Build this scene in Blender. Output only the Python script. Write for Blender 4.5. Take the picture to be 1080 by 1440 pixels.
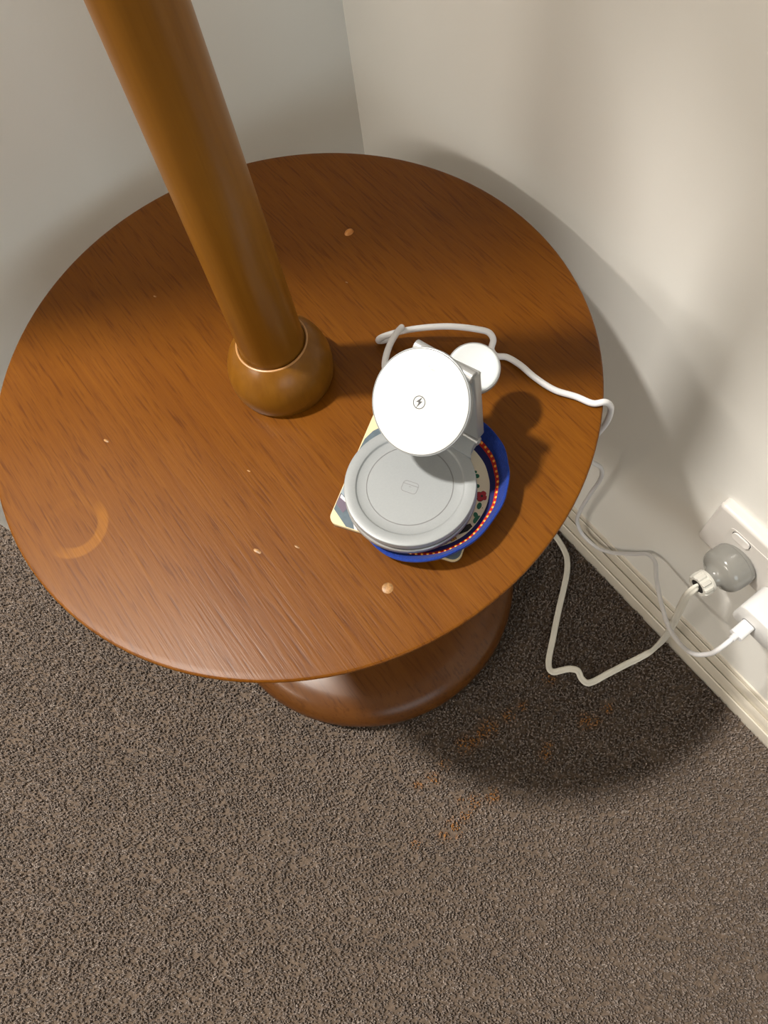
import bpy, bmesh, math, random
import numpy as np
from mathutils import Vector, Matrix

# ------------------------------------------------------------------ camera, world, light
for o in list(bpy.data.objects):
    bpy.data.objects.remove(o, do_unlink=True)
scn = bpy.context.scene
COL = scn.collection

cam_d = bpy.data.cameras.new('camera')
cam_d.sensor_fit = 'AUTO'
cam_d.sensor_width = 36.0
cam_d.lens = 1050 / 1440 * 36.0          # 26 mm equivalent phone lens
cam_d.clip_start = 0.01
cam = bpy.data.objects.new('camera', cam_d)
COL.objects.link(cam)
cam.matrix_world = Matrix(((0.79344336, 0.58464448, -0.16922902, 0.0),
                           (-0.60040318, 0.70623824, -0.37515805, 0.0),
                           (-0.09981808, 0.39927231, 0.91138245, 0.94),
                           (0, 0, 0, 1)))
scn.camera = cam

scn.view_settings.view_transform = 'Standard'
scn.view_settings.look = 'None'
scn.view_settings.gamma = 1.0
scn.view_settings.use_curve_mapping = False
scn.view_settings.exposure = 0.0

world = bpy.data.worlds.new('world')
scn.world = world
world.use_nodes = True
world.node_tree.nodes['Background'].inputs[0].default_value = (0.55, 0.62, 0.75, 1)
world.node_tree.nodes['Background'].inputs[1].default_value = 0.15


def area(name, loc, rot, size, energy, color, shape='DISK', size_y=None):
    ld = bpy.data.lights.new(name, 'AREA')
    ld.shape = shape
    ld.size = size
    if size_y:
        ld.size_y = size_y
    ld.energy = energy
    ld.color = color
    ob = bpy.data.objects.new(name, ld)
    COL.objects.link(ob)
    ob.location = loc
    ob.rotation_euler = rot
    return ob


CEIL = 2.70
WARM = (1.0, 0.93, 0.84)
# the hallway ceiling lamp just beyond the end of the short wall: the main light
MAIN = (-0.72, 0.93)
area('ceiling_lamp_light', (MAIN[0], MAIN[1], CEIL - 0.055), (0, 0, 0), 0.17, 97, (1.0, 0.945, 0.865))
# added fill: an unseen bar on the far wall that brightens the upper walls
ROOM = (-2.48, 0.45, 1.90)
area('fill_bar_light', ROOM, (0, math.radians(-90), 0), 0.20, 23.5, WARM, 'RECTANGLE', 1.10)
# cool evening light through the window in the wall behind the camera
area('window_light', (-0.9, -2.56, 1.40), (math.radians(90), 0, 0), 1.7, 17, (0.80, 0.93, 1.0), 'RECTANGLE', 1.2)

# ------------------------------------------------------------------ helpers


def tag(o, label=None, cat=None, group=None, kind=None):
    if label:
        o['label'] = label
    if cat:
        o['category'] = cat
    if group:
        o['group'] = group
    if kind:
        o['kind'] = kind
    return o


def empty(name, loc=(0, 0, 0), rz=0.0):
    o = bpy.data.objects.new(name, None)
    o.empty_display_size = 0.05
    COL.objects.link(o)
    o.location = loc
    o.rotation_euler = (0, 0, rz)
    return o


def link(name, me, mat, parent=None, smooth=True, angle=35):
    if mat is not None:
        me.materials.append(mat)
    o = bpy.data.objects.new(name, me)
    COL.objects.link(o)
    if smooth:
        me.polygons.foreach_set('use_smooth', [True] * len(me.polygons))
        try:
            me.set_sharp_from_angle(angle=math.radians(angle))
        except Exception:
            pass
    if parent is not None:
        o.parent = parent
        # geometry is written in world space: keep it there
        bpy.context.view_layer.update()
        o.matrix_parent_inverse = parent.matrix_world.inverted()
    return o


def from_bm(name, bm, mat, parent=None, smooth=True, angle=35):
    bmesh.ops.recalc_face_normals(bm, faces=bm.faces)
    me = bpy.data.meshes.new(name)
    bm.to_mesh(me)
    bm.free()
    return link(name, me, mat, parent, smooth, angle)


def frame(origin, zdir, xdir=None):
    z = Vector(zdir).normalized()
    x = Vector(xdir) if xdir is not None else Vector((1, 0, 0))
    if abs(x.normalized().dot(z)) > 0.98:
        x = Vector((0, 1, 0))
    x = (x - z * x.dot(z)).normalized()
    y = z.cross(x)
    return Matrix(((x.x, y.x, z.x, origin[0]), (x.y, y.y, z.y, origin[1]),
                   (x.z, y.z, z.z, origin[2]), (0, 0, 0, 1)))


def lathe(bm, prof, M=None, seg=64):
    """revolve (r, z) profile about local z"""
    M = M or Matrix.Identity(4)
    rings = []
    for r, z in prof:
        if r < 1e-6:
            rings.append([bm.verts.new(M @ Vector((0, 0, z)))])
        else:
            rings.append([bm.verts.new(M @ Vector((r * math.cos(2 * math.pi * k / seg), r * math.sin(2 * math.pi * k / seg), z))) for k in range(seg)])
    for a, b in zip(rings[:-1], rings[1:]):
        for k in range(seg):
            k2 = (k + 1) % seg
            if len(a) == 1 and len(b) == 1:
                continue
            if len(a) == 1:
                bm.faces.new((a[0], b[k], b[k2]))
            elif len(b) == 1:
                bm.faces.new((a[k], a[k2], b[0]))
            else:
                bm.faces.new((a[k], a[k2], b[k2], b[k]))


def arc(cx, cz, r, a0, a1, n):
    return [(cx + r * math.cos(math.radians(a0 + (a1 - a0) * i / n)), cz + r * math.sin(math.radians(a0 + (a1 - a0) * i / n))) for i in range(n + 1)]


def prism(bm, poly, z0, z1, M=None):
    M = M or Matrix.Identity(4)
    lo = [bm.verts.new(M @ Vector((x, y, z0))) for x, y in poly]
    hi = [bm.verts.new(M @ Vector((x, y, z1))) for x, y in poly]
    n = len(poly)
    bm.faces.new(hi)
    bm.faces.new(lo[::-1])
    for k in range(n):
        bm.faces.new((lo[k], lo[(k + 1) % n], hi[(k + 1) % n], hi[k]))


def box(bm, lo, hi, M=None, bevel=0.0, seg=3):
    M = M or Matrix.Identity(4)
    c = [(lo[i] + hi[i]) / 2 for i in range(3)]
    s = [hi[i] - lo[i] for i in range(3)]
    b2 = bmesh.new()
    bmesh.ops.create_cube(b2, size=1.0, matrix=Matrix.Translation(c) @ Matrix.Diagonal((s[0], s[1], s[2], 1)))
    if bevel:
        bmesh.ops.bevel(b2, geom=b2.edges[:], offset=bevel, segments=seg, profile=0.5, affect='EDGES')
    vm = {}
    for v in b2.verts:
        vm[v] = bm.verts.new(M @ v.co)
    for f in b2.faces:
        bm.faces.new([vm[v] for v in f.verts])
    b2.free()


def rrect(w, h, r, n=6, cx=0, cy=0):
    pts = []
    for sx, sy, a in ((1, 1, 0), (-1, 1, 90), (-1, -1, 180), (1, -1, 270)):
        for i in range(n + 1):
            t = math.radians(a + 90 * i / n)
            pts.append((cx + sx * (w / 2 - r) + r * math.cos(t), cy + sy * (h / 2 - r) + r * math.sin(t)))
    return pts


def catmull(P, n=10, closed=False):
    P = [Vector(p) for p in P]
    out = []
    m = len(P)
    for i in range(m - 1):
        p0 = P[max(i - 1, 0)]
        p1, p2 = P[i], P[i + 1]
        p3 = P[min(i + 2, m - 1)]
        # centripetal parametrisation keeps tight bends free of loops
        t0 = 0.0
        t1 = t0 + max((p1 - p0).length, 1e-6) ** 0.5
        t2 = t1 + max((p2 - p1).length, 1e-6) ** 0.5
        t3 = t2 + max((p3 - p2).length, 1e-6) ** 0.5
        for k in range(n):
            t = t1 + (t2 - t1) * k / n
            if i == 0:
                p0 = p1 - (p2 - p1)
                t0 = t1 - (t2 - t1)
            if i == m - 2:
                p3 = p2 + (p2 - p1)
                t3 = t2 + (t2 - t1)
            A1 = p0 * ((t1 - t) / (t1 - t0)) + p1 * ((t - t0) / (t1 - t0))
            A2 = p1 * ((t2 - t) / (t2 - t1)) + p2 * ((t - t1) / (t2 - t1))
            A3 = p2 * ((t3 - t) / (t3 - t2)) + p3 * ((t - t2) / (t3 - t2))
            B1 = A1 * ((t2 - t) / (t2 - t0)) + A2 * ((t - t0) / (t2 - t0))
            B2 = A2 * ((t3 - t) / (t3 - t1)) + A3 * ((t - t1) / (t3 - t1))
            out.append(B1 * ((t2 - t) / (t2 - t1)) + B2 * ((t - t1) / (t2 - t1)))
    out.append(P[-1])
    return out


def sweep(bm, path, section, up=None):
    """sweep a closed 2-D section along a path; up(i) gives a preferred side vector for the section's y axis"""
    n = len(path)
    T = []
    for i in range(n):
        a = path[max(i - 1, 0)]
        b = path[min(i + 1, n - 1)]
        T.append((b - a).normalized())
    N = T[0].orthogonal().normalized()
    rings = []
    for i in range(n):
        if up is not None:
            N = Vector(up(i))
        N = (N - T[i] * N.dot(T[i])).normalized()
        B = T[i].cross(N)
        rings.append([bm.verts.new(path[i] + B * x + N * y) for x, y in section])
    m = len(section)
    for a, b in zip(rings[:-1], rings[1:]):
        for k in range(m):
            bm.faces.new((a[k], a[(k + 1) % m], b[(k + 1) % m], b[k]))
    bm.faces.new(rings[0][::-1])
    bm.faces.new(rings[-1])


def circ(r, n=12):
    return [(r * math.cos(2 * math.pi * k / n), r * math.sin(2 * math.pi * k / n)) for k in range(n)]


# ------------------------------------------------------------------ materials
MATS = {}


def srgb(r, g, b):
    f = lambda c: (c / 255 / 12.92) if c / 255 <= 0.04045 else ((c / 255 + 0.055) / 1.055) ** 2.4
    return (f(r), f(g), f(b), 1.0)


def mat(name, color, rough=0.5, metal=0.0, spec=0.5, coat=0.0, noise=0.0, nscale=40.0, bump=0.0, bscale=200.0, sheen=0.0):
    m = bpy.data.materials.new(name)
    m.use_nodes = True
    nt = m.node_tree
    b = nt.nodes['Principled BSDF']
    b.inputs['Base Color'].default_value = color
    b.inputs['Roughness'].default_value = rough
    b.inputs['Metallic'].default_value = metal
    b.inputs['Specular IOR Level'].default_value = spec
    b.inputs['Coat Weight'].default_value = coat
    b.inputs['Sheen Weight'].default_value = sheen
    tc = nt.nodes.new('ShaderNodeTexCoord')
    if noise:
        n = nt.nodes.new('ShaderNodeTexNoise')
        n.inputs['Scale'].default_value = nscale
        n.inputs['Detail'].default_value = 4
        nt.links.new(tc.outputs['Object'], n.inputs['Vector'])
        r = nt.nodes.new('ShaderNodeValToRGB')
        c = color
        r.color_ramp.elements[0].position = 0.3
        r.color_ramp.elements[1].position = 0.7
        r.color_ramp.elements[0].color = tuple(max(0, x * (1 - noise)) for x in c[:3]) + (1,)
        r.color_ramp.elements[1].color = tuple(min(1, x * (1 + noise)) for x in c[:3]) + (1,)
        nt.links.new(n.outputs['Fac'], r.inputs['Fac'])
        nt.links.new(r.outputs['Color'], b.inputs['Base Color'])
    if bump:
        n2 = nt.nodes.new('ShaderNodeTexNoise')
        n2.inputs['Scale'].default_value = bscale
        n2.inputs['Detail'].default_value = 3
        nt.links.new(tc.outputs['Object'], n2.inputs['Vector'])
        bp = nt.nodes.new('ShaderNodeBump')
        bp.inputs['Strength'].default_value = bump
        bp.inputs['Distance'].default_value = 0.001
        nt.links.new(n2.outputs['Fac'], bp.inputs['Height'])
        nt.links.new(bp.outputs['Normal'], b.inputs['Normal'])
    MATS[name] = m
    return m


def wood(name, dark, mid, light, scale, rough=0.32, coat=0.25, bump=0.25, spec=0.28, porek=0.85, ring=None, pore=(620, 34, 620), big=1.0):
    """stained veneer: streaks stretched along the grain, fine pores, slow blotches"""
    m = bpy.data.materials.new(name)
    m.use_nodes = True
    nt = m.node_tree
    L = nt.links.new
    b = nt.nodes['Principled BSDF']
    tc = nt.nodes.new('ShaderNodeTexCoord')

    def noise(sc, scl, detail=4, rough_=0.55, dist=0.0):
        mp = nt.nodes.new('ShaderNodeMapping')
        mp.inputs['Scale'].default_value = sc
        L(tc.outputs['Object'], mp.inputs['Vector'])
        n = nt.nodes.new('ShaderNodeTexNoise')
        n.inputs['Scale'].default_value = scl
        n.inputs['Detail'].default_value = detail
        n.inputs['Roughness'].default_value = rough_
        n.inputs['Distortion'].default_value = dist
        L(mp.outputs['Vector'], n.inputs['Vector'])
        return n.outputs['Fac']

    def math_(op, a, b_=None, v=None):
        n = nt.nodes.new('ShaderNodeMath')
        n.operation = op
        L(a, n.inputs[0]) if not isinstance(a, (int, float)) else setattr(n.inputs[0], 'default_value', a)
        if b_ is not None:
            L(b_, n.inputs[1]) if not isinstance(b_, (int, float)) else setattr(n.inputs[1], 'default_value', b_)
        return n.outputs[0]

    streak = noise(scale, 1.0, 5, 0.6, 0.35)
    fine = noise(tuple(s * 4.5 for s in scale), 1.0, 3, 0.6)
    blotch = noise((5 * big, 3.2 * big, 5 * big), 1.0, 3, 0.5)
    pores = noise(pore, 1.0, 2, 0.6)
    s = math_('ADD', math_('MULTIPLY', streak, 0.32), math_('MULTIPLY', fine, 0.28))
    s = math_('ADD', s, math_('MULTIPLY', blotch, 0.40))
    ramp = nt.nodes.new('ShaderNodeValToRGB')
    e = ramp.color_ramp.elements
    e[0].position = 0.36
    e[0].color = dark
    e[1].position = 0.64
    e[1].color = light
    em = e.new(0.50)
    em.color = mid
    L(s, ramp.inputs['Fac'])
    # dark open pores
    pr = nt.nodes.new('ShaderNodeValToRGB')
    pr.color_ramp.elements[0].position = 0.30
    pr.color_ramp.elements[0].color = (0.62, 0.54, 0.45, 1)
    pr.color_ramp.elements[1].position = 0.46
    pr.color_ramp.elements[1].color = (1, 1, 1, 1)
    L(pores, pr.inputs['Fac'])
    mx = nt.nodes.new('ShaderNodeMix')
    mx.data_type = 'RGBA'
    mx.blend_type = 'MULTIPLY'
    mx.inputs['Factor'].default_value = porek
    L(ramp.outputs['Color'], mx.inputs['A'])
    L(pr.outputs['Color'], mx.inputs['B'])
    colour = mx.outputs['Result']
    if ring:
        # an old cup mark: part of a ring where the varnish has gone orange
        (cx, cy, r0, w) = ring
        sep = nt.nodes.new('ShaderNodeSeparateXYZ')
        L(tc.outputs['Object'], sep.inputs[0])
        dx = math_('SUBTRACT', sep.outputs['X'], cx)
        dy = math_('SUBTRACT', sep.outputs['Y'], cy)
        d = math_('SQRT', math_('ADD', math_('MULTIPLY', dx, dx), math_('MULTIPLY', dy, dy)))
        wob = math_('MULTIPLY', math_('SUBTRACT', blotch, 0.5), 0.004)
        d = math_('ADD', d, wob)
        band = math_('SUBTRACT', 1.0, math_('MULTIPLY', math_('ABSOLUTE', math_('SUBTRACT', d, r0)), 1.0 / w))
        band = math_('MINIMUM', math_('MULTIPLY', math_('MAXIMUM', band, 0.0), 3.0), 1.0)
        # only the side towards (+x,-y) is strong
        side = math_('ADD', math_('MULTIPLY', dx, 0.35 / r0), math_('MULTIPLY', dy, -0.95 / r0))
        side = math_('MINIMUM', math_('MAXIMUM', math_('MULTIPLY', math_('ADD', side, 0.1), 1.6), 0.10), 1.0)
        fac = math_('MULTIPLY', math_('MULTIPLY', band, side), math_('MULTIPLY', fine, 0.85))
        m2 = nt.nodes.new('ShaderNodeMix')
        m2.data_type = 'RGBA'
        L(fac, m2.inputs['Factor'])
        L(colour, m2.inputs['A'])
        m2.inputs['B'].default_value = (0.30, 0.115, 0.006, 1)
        colour = m2.outputs['Result']
    L(colour, b.inputs['Base Color'])
    # gloss varies with wear
    rr = nt.nodes.new('ShaderNodeMapRange')
    rr.inputs['From Min'].default_value = 0.3
    rr.inputs['From Max'].default_value = 0.7
    rr.inputs['To Min'].default_value = rough - 0.05
    rr.inputs['To Max'].default_value = rough + 0.09
    L(blotch, rr.inputs['Value'])
    L(rr.outputs[0], b.inputs['Roughness'])
    b.inputs['Coat Weight'].default_value = coat
    b.inputs['Specular IOR Level'].default_value = spec
    b.inputs['Coat Roughness'].default_value = 0.22
    bp = nt.nodes.new('ShaderNodeBump')
    bp.inputs['Strength'].default_value = bump
    bp.inputs['Distance'].default_value = 0.0006
    L(math_('ADD', math_('MULTIPLY', pores, 0.7), math_('MULTIPLY', fine, 0.6)), bp.inputs['Height'])
    L(bp.outputs['Normal'], b.inputs['Normal'])
    L(bp.outputs['Normal'], b.inputs['Coat Normal'])
    MATS[name] = m
    return m


m_wall = mat('wall_paint', srgb(240, 239, 234), 0.6, spec=0.3, noise=0.015, nscale=6, bump=0.10, bscale=260)
m_wall2 = mat('beige_wall_paint', srgb(186, 176, 160), 0.7)
m_ceil = mat('ceiling_paint', srgb(196, 192, 184), 0.8)
m_trim = mat('trim_gloss_paint', srgb(220, 213, 199), 0.32, noise=0.02, nscale=15)
m_carpet = mat('carpet_backing', srgb(104, 91, 80), 0.95, spec=0.1, noise=0.35, nscale=220, bump=0.8, bscale=350)
m_top = wood('tabletop_veneer', (0.118, 0.0355, 0.0016, 1), (0.143, 0.0460, 0.0021, 1), (0.172, 0.0590, 0.0030, 1), (120, 2.6, 120), rough=0.34, coat=0.0, bump=0.20, spec=0.18, ring=(-0.088, 0.315, 0.020, 0.0045))
m_turn = wood('turned_wood', (0.150, 0.057, 0.0052, 1), (0.190, 0.077, 0.0072, 1), (0.235, 0.100, 0.0105, 1), (26, 26, 1.6), rough=0.33, coat=0.10, bump=0.02, porek=0.2, spec=0.22, pore=(300, 300, 12))
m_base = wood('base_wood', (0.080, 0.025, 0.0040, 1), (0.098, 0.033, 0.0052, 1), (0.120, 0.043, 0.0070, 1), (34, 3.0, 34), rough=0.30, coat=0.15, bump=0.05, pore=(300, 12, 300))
m_ringw = mat('bare_wood_glint', srgb(176, 130, 80), 0.3)  # pale bare wood, with the collar rim's highlight put into the colour
m_filler = mat('wood_filler', srgb(142, 104, 60), 0.45, noise=0.55, nscale=420)
m_filler2 = mat('dark_wood_filler', srgb(186, 122, 56), 0.35, noise=0.1, nscale=400)
m_shade = mat('shade_linen', srgb(214, 200, 176), 0.9, bump=0.3, bscale=600)
m_brass = mat('brass', srgb(180, 140, 70), 0.3, metal=1.0)

# ------------------------------------------------------------------ the room
XW = 0.353      # face of the right wall
YW = 0.600      # face of the short wall on the left
XE = -0.223     # end of the short wall
X0, Y0, Y1 = -2.6, -2.6, 2.4


def struct_box(name, lo, hi, m, bevel=0.0):
    bm = bmesh.new()
    box(bm, lo, hi, None, bevel, 2)
    o = from_bm(name, bm, m, None, smooth=bool(bevel))
    o['kind'] = 'structure'
    return o


struct_box('floor', (X0, Y0, -0.08), (XW + 0.1, Y1, 0.0), m_carpet)
struct_box('ceiling', (X0, Y0, CEIL), (XW + 0.1, Y1, CEIL + 0.08), m_ceil)
struct_box('wall_right', (XW, Y0, 0.0), (XW + 0.1, Y1, CEIL), m_wall)
struct_box('wall_left', (XE, YW, 0.0), (XW + 0.05, YW + 0.10, CEIL), m_wall, bevel=0.004)
struct_box('wall_hall', (X0, Y1, 0.0), (XW + 0.1, Y1 + 0.1, CEIL), m_wall2)
struct_box('wall_far', (X0 - 0.1, Y0, 0.0), (X0, Y1, CEIL), m_wall2)
# wall behind the camera, with a window opening
WX0, WX1, WZ0, WZ1 = -1.8, 0.0, 0.75, 2.05
bm = bmesh.new()
box(bm, (X0, Y0 - 0.1, 0), (WX0, Y0, CEIL))
box(bm, (WX1, Y0 - 0.1, 0), (XW + 0.1, Y0, CEIL))
box(bm, (WX0, Y0 - 0.1, 0), (WX1, Y0, WZ0))
box(bm, (WX0, Y0 - 0.1, WZ1), (WX1, Y0, CEIL))
from_bm('wall_back', bm, m_wall2, None, smooth=False)['kind'] = 'structure'
m_glass = bpy.data.materials.new('window_glass')
m_glass.use_nodes = True
gb = m_glass.node_tree.nodes['Principled BSDF']
gb.inputs['Transmission Weight'].default_value = 1.0
gb.inputs['Roughness'].default_value = 0.0
gb.inputs['IOR'].default_value = 1.45
bm = bmesh.new()
box(bm, (WX0, Y0 - 0.055, WZ0), (WX1, Y0 - 0.049, WZ1))
win = from_bm('window_1', bm, m_glass, None, smooth=False)
win['kind'] = 'structure'
bm = bmesh.new()
for lo, hi in (((WX0, Y0 - .08, WZ0), (WX0 + .05, Y0 - .02, WZ1)), ((WX1 - .05, Y0 - .08, WZ0), (WX1, Y0 - .02, WZ1)),
               ((WX0 + .05, Y0 - .08, WZ0), (WX1 - .05, Y0 - .02, WZ0 + .05)), ((WX0 + .05, Y0 - .08, WZ1 - .05), (WX1 - .05, Y0 - .02, WZ1)),
               ((-.925, Y0 - .08, WZ0 + .05), (-.875, Y0 - .02, WZ1 - .05))):
    box(bm, lo, hi)
from_bm('window_frame', bm, m_trim, win, smooth=False)

# moulded skirting boards: (distance out from the wall, height)
SK = [(0.0, 0.0), (0.015, 0.0), (0.015, 0.0235), (0.0146, 0.0255), (0.0136, 0.0262), (0.0128, 0.0258), (0.0118, 0.0240), (0.0114, 0.0262), (0.0116, 0.0300),
      (0.0106, 0.0365), (0.0094, 0.0425), (0.0088, 0.0436), (0.0080, 0.0430), (0.0068, 0.0405), (0.0064, 0.0440), (0.0066, 0.0480),
      (0.0058, 0.0535), (0.0046, 0.0575), (0.0040, 0.0580), (0.0033, 0.0575), (0.0025, 0.0560), (0.0024, 0.0600), (0.0018, 0.0620), (0.0, 0.0628)]


def skirting(name, a, b, out):
    a, b, out = Vector(a), Vector(b), Vector(out)
    bm = bmesh.new()
    ra = [bm.verts.new(a + out * t + Vector((0, 0, z))) for t, z in SK]
    rb = [bm.verts.new(b + out * t + Vector((0, 0, z))) for t, z in SK]
    n = len(SK)
    for k in range(n):
        bm.faces.new((ra[k], ra[(k + 1) % n], rb[(k + 1) % n], rb[k]))
    bm.faces.new(ra[::-1])
    bm.faces.new(rb)
    o = from_bm(name, bm, m_trim, None, True, 25)
    o['kind'] = 'structure'


skirting('baseboard_right', (XW, Y0, 0), (XW, YW, 0), (-1, 0, 0))
skirting('baseboard_left', (XE + 0.004, YW, 0), (XW - 0.0155, YW, 0), (0, -1, 0))

# ceiling lamp, then the body of the added fill bar
m_emit = bpy.data.materials.new('lamp_diffuser')
m_emit.use_nodes = True
eb = m_emit.node_tree.nodes['Principled BSDF']
eb.inputs['Base Color'].default_value = (0.9, 0.88, 0.84, 1)
eb.inputs['Emission Color'].default_value = (1.0, 0.86, 0.7, 1)
eb.inputs['Emission Strength'].default_value = 4.0
m_white_pl = mat('white_plastic', srgb(222, 222, 221), 0.35)
lx, ly = MAIN
lr = 0.10
e = tag(empty('ceiling_light', (lx, ly, CEIL)), 'round white ceiling light out of view beyond the short left wall', 'lamp')
bm = bmesh.new()
lathe(bm, [(0, CEIL), (lr, CEIL), (lr, CEIL - 0.03), (lr - 0.008, CEIL - 0.035), (lr - 0.008, CEIL - 0.028), (0, CEIL - 0.028)], Matrix.Translation((lx, ly, 0)), 48)
from_bm('housing', bm, m_white_pl, e)
bm = bmesh.new()
lathe(bm, [(0, CEIL - 0.046), (lr * .5, CEIL - 0.044), (lr - 0.012, CEIL - 0.034), (lr - 0.010, CEIL - 0.0285), (0, CEIL - 0.0285)], Matrix.Translation((lx, ly, 0)), 48)
from_bm('diffuser', bm, m_emit, e)
e = tag(empty('fill_bar', (X0, ROOM[1], ROOM[2])), 'long opal bar added as fill light, out of view on the far wall', 'lamp')
bm = bmesh.new()
box(bm, (X0, ROOM[1] - 0.57, ROOM[2] - 0.06), (X0 + 0.04, ROOM[1] + 0.57, ROOM[2] + 0.06), None, 0.006, 2)
from_bm('housing', bm, m_white_pl, e)
bm = bmesh.new()
box(bm, (X0 + 0.0405, ROOM[1] - 0.56, ROOM[2] - 0.10), (X0 + 0.105, ROOM[1] + 0.56, ROOM[2] + 0.10), None, 0.025, 3)
from_bm('diffuser', bm, m_emit, e)

# ------------------------------------------------------------------ carpet pile (uncountable: stuff)
T = 0.4867                      # table top height
TC = (0.0971, 0.3193)           # table centre
TR = 0.225
rng = np.random.default_rng(7)
N = 225000
ax0, ax1, ay0, ay1 = -0.78, XW - 0.0165, -0.50, YW - 0.016
px = rng.uniform(ax0, ax1, N * 2)
py = rng.uniform(ay0, ay1 + 0.35, N * 2)
keep = (np.hypot(px - TC[0], py - TC[1]) > 0.188)
keep &= ~((py > ay1) & (px > XE - 0.004))
px, py = px[keep][:N], py[keep][:N]
N = len(px)
# colour of each tuft
base = np.array([[0.192, 0.152, 0.128], [0.238, 0.194, 0.167], [0.138, 0.106, 0.088], [0.300, 0.250, 0.218]])
pick = rng.choice(4, N, p=[0.46, 0.28, 0.17, 0.09])
col = base[pick] * rng.uniform(0.82, 1.18, (N, 1))
# slow patchiness of the twist pile
pat = (np.sin(px * 41 + 2 * np.sin(py * 33)) + np.sin(py * 57 + 1.7 * np.sin(px * 47)) + np.sin((px + py) * 83)) / 3
col *= (1 + 0.10 * pat)[:, None]
stains = [(0.1283, 0.0739, 9), (0.0999, 0.0784, 12), (0.0880, 0.0790, 8), (0.0646, 0.0803, 11), (0.0765, 0.0769, 10), (0.0324, 0.0779, 7), (0.0107, 0.0733, 8),
          (-0.0069, 0.078, 5.5), (0.0547, 0.0166, 9), (0.0329, 0.0247, 8.5), (0.0218, 0.0342, 5), (0.0169, 0.0197, 7), (-0.0023, 0.0163, 11), (-0.0176, 0.0175, 7),
          (-0.0493, 0.03, 5.5), (0.196, 0.0133, 10), (0.205, 0.006, 7), (0.1341, 0.0137, 8), (0.142, 0.019, 6), (0.2263, 0.0091, 7), (0.1968, 0.0773, 8), (0.150, 0.073, 6)]
rust = np.zeros(N)
for sx, sy, sr in stains:
    d = np.hypot(px - sx, py - sy) / (sr * 0.001)
    rust = np.maximum(rust, np.clip(1.35 - d, 0, 1))
rust *= (rng.random(N) < 0.78)
rc = np.array([0.42, 0.17, 0.022])
col = col * (1 - 0.8 * rust[:, None]) + rc * rng.uniform(0.7, 1.15, (N, 1)) * (0.8 * rust[:, None])
ang = rng.uniform(0, 2 * np.pi, N)
lean = rng.uniform(0.0004, 0.0034, N)
hgt = rng.uniform(0.0042, 0.0066, N)
rad = rng.uniform(0.0008, 0.00138, N)
la = rng.uniform(0, 2 * np.pi, N)
verts = np.zeros((N, 7, 3))
for k in range(3):
    a = ang + 2 * np.pi * k / 3
    verts[:, k, 0] = px + rad * 0.75 * np.cos(a)
    verts[:, k, 1] = py + rad * 0.75 * np.sin(a)
    a2 = a + 0.9
    verts[:, 3 + k, 0] = px + rad * np.cos(a2) + 0.55 * lean * np.cos(la)
    verts[:, 3 + k, 1] = py + rad * np.sin(a2) + 0.55 * lean * np.sin(la)
    verts[:, 3 + k, 2] = hgt * 0.70
verts[:, 6, 0] = px + lean * np.cos(la)
verts[:, 6, 1] = py + lean * np.sin(la)
verts[:, 6, 2] = hgt
tri = np.array([[0, 1, 4], [0, 4, 3], [1, 2, 5], [1, 5, 4], [2, 0, 3], [2, 3, 5], [3, 4, 6], [4, 5, 6], [5, 3, 6]])
faces = (tri[None] + (np.arange(N) * 7)[:, None, None]).reshape(-1, 3)
me = bpy.data.meshes.new('carpet_pile')
me.vertices.add(N * 7)
me.vertices.foreach_set('co', verts.reshape(-1).astype(np.float32))
me.loops.add(len(faces) * 3)
me.loops.foreach_set('vertex_index', faces.reshape(-1).astype(np.int32))
me.polygons.add(len(faces))
me.polygons.foreach_set('loop_start', np.arange(0, len(faces) * 3, 3, dtype=np.int32))
me.polygons.foreach_set('use_smooth', np.ones(len(faces), dtype=bool))
me.update(calc_edges=True)
at_ = me.color_attributes.new('tuft', 'FLOAT_COLOR', 'POINT')
c4 = np.ones((N, 7, 4), np.float32)
c4[:, :, :3] = col[:, None, :]
at_.data.foreach_set('color', c4.reshape(-1))
m_pile = bpy.data.materials.new('carpet_yarn')
m_pile.use_nodes = True
pn = m_pile.node_tree
pb = pn.nodes['Principled BSDF']
pb.inputs['Roughness'].default_value = 0.9
pb.inputs['Specular IOR Level'].default_value = 0.15
pb.inputs['Sheen Weight'].default_value = 0.15
pa = pn.nodes.new('ShaderNodeVertexColor')
pa.layer_name = 'tuft'
pn.links.new(pa.outputs['Color'], pb.inputs['Base Color'])
me.materials.append(m_pile)
pile = bpy.data.objects.new('carpet_pile', me)
COL.objects.link(pile)
tag(pile, 'brown flecked twist-pile carpet with small rusty orange stains', 'carpet', kind='stuff')

# ------------------------------------------------------------------ the lamp table
PX, PY = 0.0940, 0.3216         # pole axis
lt = tag(empty('lamp_table', (PX, PY, 0)), 'round brown wooden side table with a pole rising through its top', 'table')
bm = bmesh.new()
lathe(bm, [(0, T), (TR * 0.3, T), (TR * 0.6, T), (TR - 0.006, T)] + arc(TR - 0.0018, T - 0.0018, 0.0018, 90, 0, 4) + [(TR - 0.0006, T - 0.0045), (TR - 0.0045, T - 0.010), (TR - 0.0115, T - 0.0168), (TR - 0.015, T - 0.018), (TR * 0.5, T - 0.018), (0, T - 0.018)],
      Matrix.Translation((TC[0], TC[1], 0)), 128)
ttop = from_bm('tabletop', bm, m_top, lt)
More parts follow.
